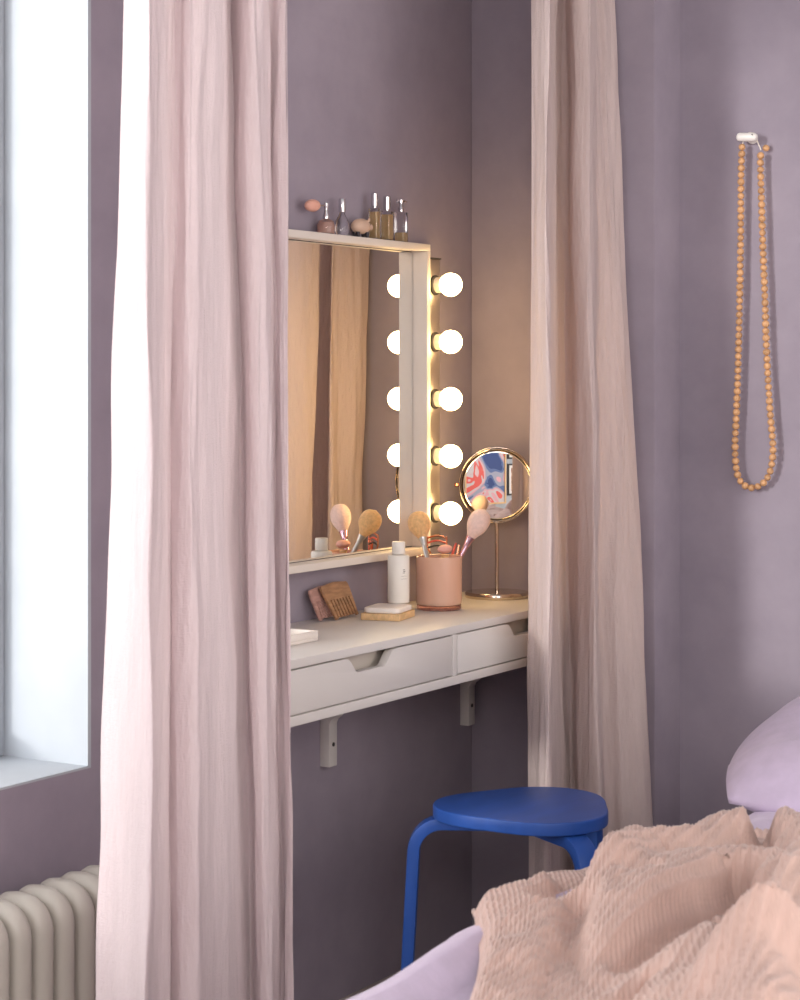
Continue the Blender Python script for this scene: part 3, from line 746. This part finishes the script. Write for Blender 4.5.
valleys = [
    ([(560, 886), (585, 864), (615, 848), (665, 838)], .065, .026),
    ([(580, 900), (566, 940), (552, 1000)], .030, .020),
    ([(640, 950), (695, 912), (744, 880)], .060, .022),
    ([(742, 895), (747, 945), (745, 990)], .075, .022),
    ([(752, 795), (758, 815), (764, 845)], .045, .016),
    ([(600, 990), (650, 975)], .03, .014),
    ([(520, 905), (560, 893)], .012, .014),
    ([(665, 860), (720, 872)], .014, .012),
    ([(610, 905), (650, 890)], .012, .012),
]
NU, NV = 540, 400
U, Vv = np.meshgrid(np.linspace(0, 1, NU), np.linspace(0, 1, NV), indexing='ij')
pA = H(479, 915, .59); pB = H(462, 1010, .59)
yfar, ynear = BY + .012, -1.68
def xleft(y): return pA.x + (pB.x - pA.x) * (y - pA.y) / (pB.y - pA.y)
Yg = yfar + (ynear - yfar) * Vv
XL = xleft(Yg) + .02 * np.sin(Yg * 21)
XR_ = H(772, 800, .62).x
Xg = XL + (XR_ + .16 * Vv - XL) * U
base = np.full_like(Xg, .012)
best = np.zeros_like(Xg)
K = 200.0; accum = np.zeros_like(Xg)
for pl, wd, rn in ridges:
    rb = np.zeros_like(Xg)
    P = [H(a, b, BT + h) for a, b, h in pl]
    for (p0, p1, r0, r1) in zip(P, P[1:], pl, pl[1:]):
        dd, tt = seg_d(Xg, Yg, (p0.x, p0.y), (p1.x, p1.y))
        hh_ = r0[2] + (r1[2] - r0[2]) * tt
        rb = np.maximum(rb, hh_ - wd * (np.sqrt(dd ** 2 + rn ** 2) - rn))
    accum += np.exp(K * rb)
best = np.log(accum / len(ridges)) / K + np.log(len(ridges)) / K * 0
best = best - best.min()
cut = np.zeros_like(Xg)
for pl, dep, wd in valleys:
    P = [H(a, b, BT + .06) for a, b in pl]; vb = np.full_like(Xg, 9.)
    for p0, p1 in zip(P, P[1:]): vb = np.minimum(vb, seg_d(Xg, Yg, (p0.x, p0.y), (p1.x, p1.y))[0])
    cut = np.maximum(cut, dep * np.exp(-(vb / wd) ** 2))
nz1 = np.zeros_like(Xg)
for i in range(NU):
    for j in range(NV):
        x, y = Xg[i, j], Yg[i, j]
        a = noise.noise(Vector((x * 5 + y * 3, y * 7 - x * 2, 2.0)))
        b = noise.noise(Vector((x * 12 - y * 8, y * 13 + x * 6, 5.0)))
        far_ = min(1, max(0, (-1.36 - y) / .12))
        c_ = noise.noise(Vector((x * 3.2 - y * 2.4, y * 4.5 + x * 3.5, 9.0)))
        nz1[i, j] = far_ * max(0, .6 - abs(c_) * 2.2) * .085 + (.5 - abs(a) * 2) * .008 + (.5 - abs(b) * 2) * .006
TT = np.clip((Xg + 1.75) / .55, 0, 1); DR = .004 - .036 * TT * TT * (3 - 2 * TT)
Zg = np.maximum(BT + .002 + best + nz1 - cut * 1.35, BT + .029 + DR + .004 * np.sin(Xg * 30))
for _ in range(3):
    Zp = np.pad(Zg, 1, mode='edge'); Zg = (Zp[:-2, 1:-1] + Zp[2:, 1:-1] + Zp[1:-1, :-2] + Zp[1:-1, 2:] + 4 * Zg) / 8
# the edge at the bed side rolls down
ed = np.clip((Yg - (BY - .05)) / .062, 0, 1); Zg -= .085 * ed ** 2
el = np.clip(1 - U / .05, 0, 1); Zg -= (Zg - BT - .012) * el ** 2 * .75
# waffle weave relief
cell = .0122
S1 = (Xg - XL) + .0; T1 = Vv * .72
wf = np.abs(np.sin(S1 * math.pi / cell)) ** .7 * np.abs(np.sin(T1 * math.pi / cell)) ** .7
gx = np.gradient(Zg, axis=0) / np.gradient(Xg, axis=0); gy = np.gradient(Zg, axis=1) / np.gradient(Yg, axis=1)
nl = np.sqrt(gx ** 2 + gy ** 2 + 1); dsp = -wf * .0046
V = np.stack([Xg - gx / nl * dsp, Yg - gy / nl * dsp, Zg + dsp / nl], -1).reshape(-1, 3)
Fc = [(i * NV + j, (i + 1) * NV + j, (i + 1) * NV + j + 1, i * NV + j + 1) for i in range(NU - 1) for j in range(NV - 1)]
M['blanket'] = mat('peach_waffle_cotton', (.60, .425, .37), .92, var=.05, scale=25, sheen=.3, spec=.1)
bc_ = Vector((-1.4, -1.4, BT))
bl = mk('blanket', [tuple(v) for v in V], Fc, M['blanket'], None, smooth=True, sharp=180, origin=bc_)
tag(bl, 'crumpled peach waffle blanket thrown over the lavender bed', 'blanket')
sol = bl.modifiers.new('thickness', 'SOLIDIFY'); sol.thickness = .005; sol.offset = -1

# ================================================================= PICTURES ON THE WALL BEHIND THE CAMERA (seen in the round mirror)
def art_mat(name, cols, seed, scale=2.0):
    m, nt, bs = nodes(name); bs.inputs['Roughness'].default_value = .6
    tc = nt.nodes.new('ShaderNodeTexCoord'); mp = nt.nodes.new('ShaderNodeMapping'); mp.inputs['Location'].default_value = (seed, seed * .7, seed * .3)
    nt.links.new(tc.outputs['Object'], mp.inputs['Vector'])
    nz = nt.nodes.new('ShaderNodeTexNoise'); nz.inputs['Scale'].default_value = scale; nz.inputs['Detail'].default_value = 1.5; nz.inputs['Distortion'].default_value = 1.6
    nt.links.new(mp.outputs['Vector'], nz.inputs['Vector'])
    r = nt.nodes.new('ShaderNodeValToRGB'); r.color_ramp.interpolation = 'CONSTANT'
    el = r.color_ramp.elements; n = len(cols); el[0].position = 0; el[0].color = (*cols[0], 1); el[1].position = .34; el[1].color = (*cols[1], 1)
    for k in range(2, n): e2 = el.new(.34 + .32 * (k - 1) / (n - 2)); e2.color = (*cols[k], 1)
    nt.links.new(nz.outputs['Fac'], r.inputs['Fac']); nt.links.new(r.outputs[0], bs.inputs['Base Color']); return m
XB = -4.98
def picture(label, yc, zc, w_, h_, fw, fm, am, passe=0):
    r = thing('framed_picture', label, 'picture', (XB, yc, zc))
    g = G()
    for a in ((yc - w_ / 2, yc - w_ / 2 + fw, zc - h_ / 2, zc + h_ / 2), (yc + w_ / 2 - fw, yc + w_ / 2, zc - h_ / 2, zc + h_ / 2),
              (yc - w_ / 2 + fw, yc + w_ / 2 - fw, zc - h_ / 2, zc - h_ / 2 + fw), (yc - w_ / 2 + fw, yc + w_ / 2 - fw, zc + h_ / 2 - fw, zc + h_ / 2)):
        g.box(XB + .001, XB + .03, *a)
    g.build('frame', fm, r)
    if passe: G().box(XB + .001, XB + .014, yc - w_ / 2 + fw, yc + w_ / 2 - fw, zc - h_ / 2 + fw, zc + h_ / 2 - fw).build('mount', M['ceramic'], r)
    G().box(XB + .001, XB + .016, yc - w_ / 2 + fw + passe, yc + w_ / 2 - fw - passe, zc - h_ / 2 + fw + passe, zc + h_ / 2 - fw - passe).build('print', am, r)
picture('large abstract painting in blue, pink and grey on the back wall', -2.80, 1.1, .86, 1.5, .03, M['pine'],
        art_mat('abstract_paint', [(.03, .06, .2), (.10, .15, .32), (.35, .36, .45), (.72, .38, .42), (.6, .55, .55), (.75, .12, .10), (.7, .5, .5)], 2.0, 1.6))
picture('lime green abstract print in a black frame on the back wall', -3.52, 1.50, .50, .62, .03, M['dark'], art_mat('lime_print', [(.5, .6, .05), (.55, .62, .08), (.8, .8, .7), (.4, .55, .05)], 5.0, 2.5))
picture('small brown print with a white mount in a black frame', -3.52, .80, .50, .60, .03, M['dark'], art_mat('brown_print', [(.5, .3, .2), (.3, .15, .1), (.6, .4, .3), (.1, .06, .05)], 8.0, 6), .05)
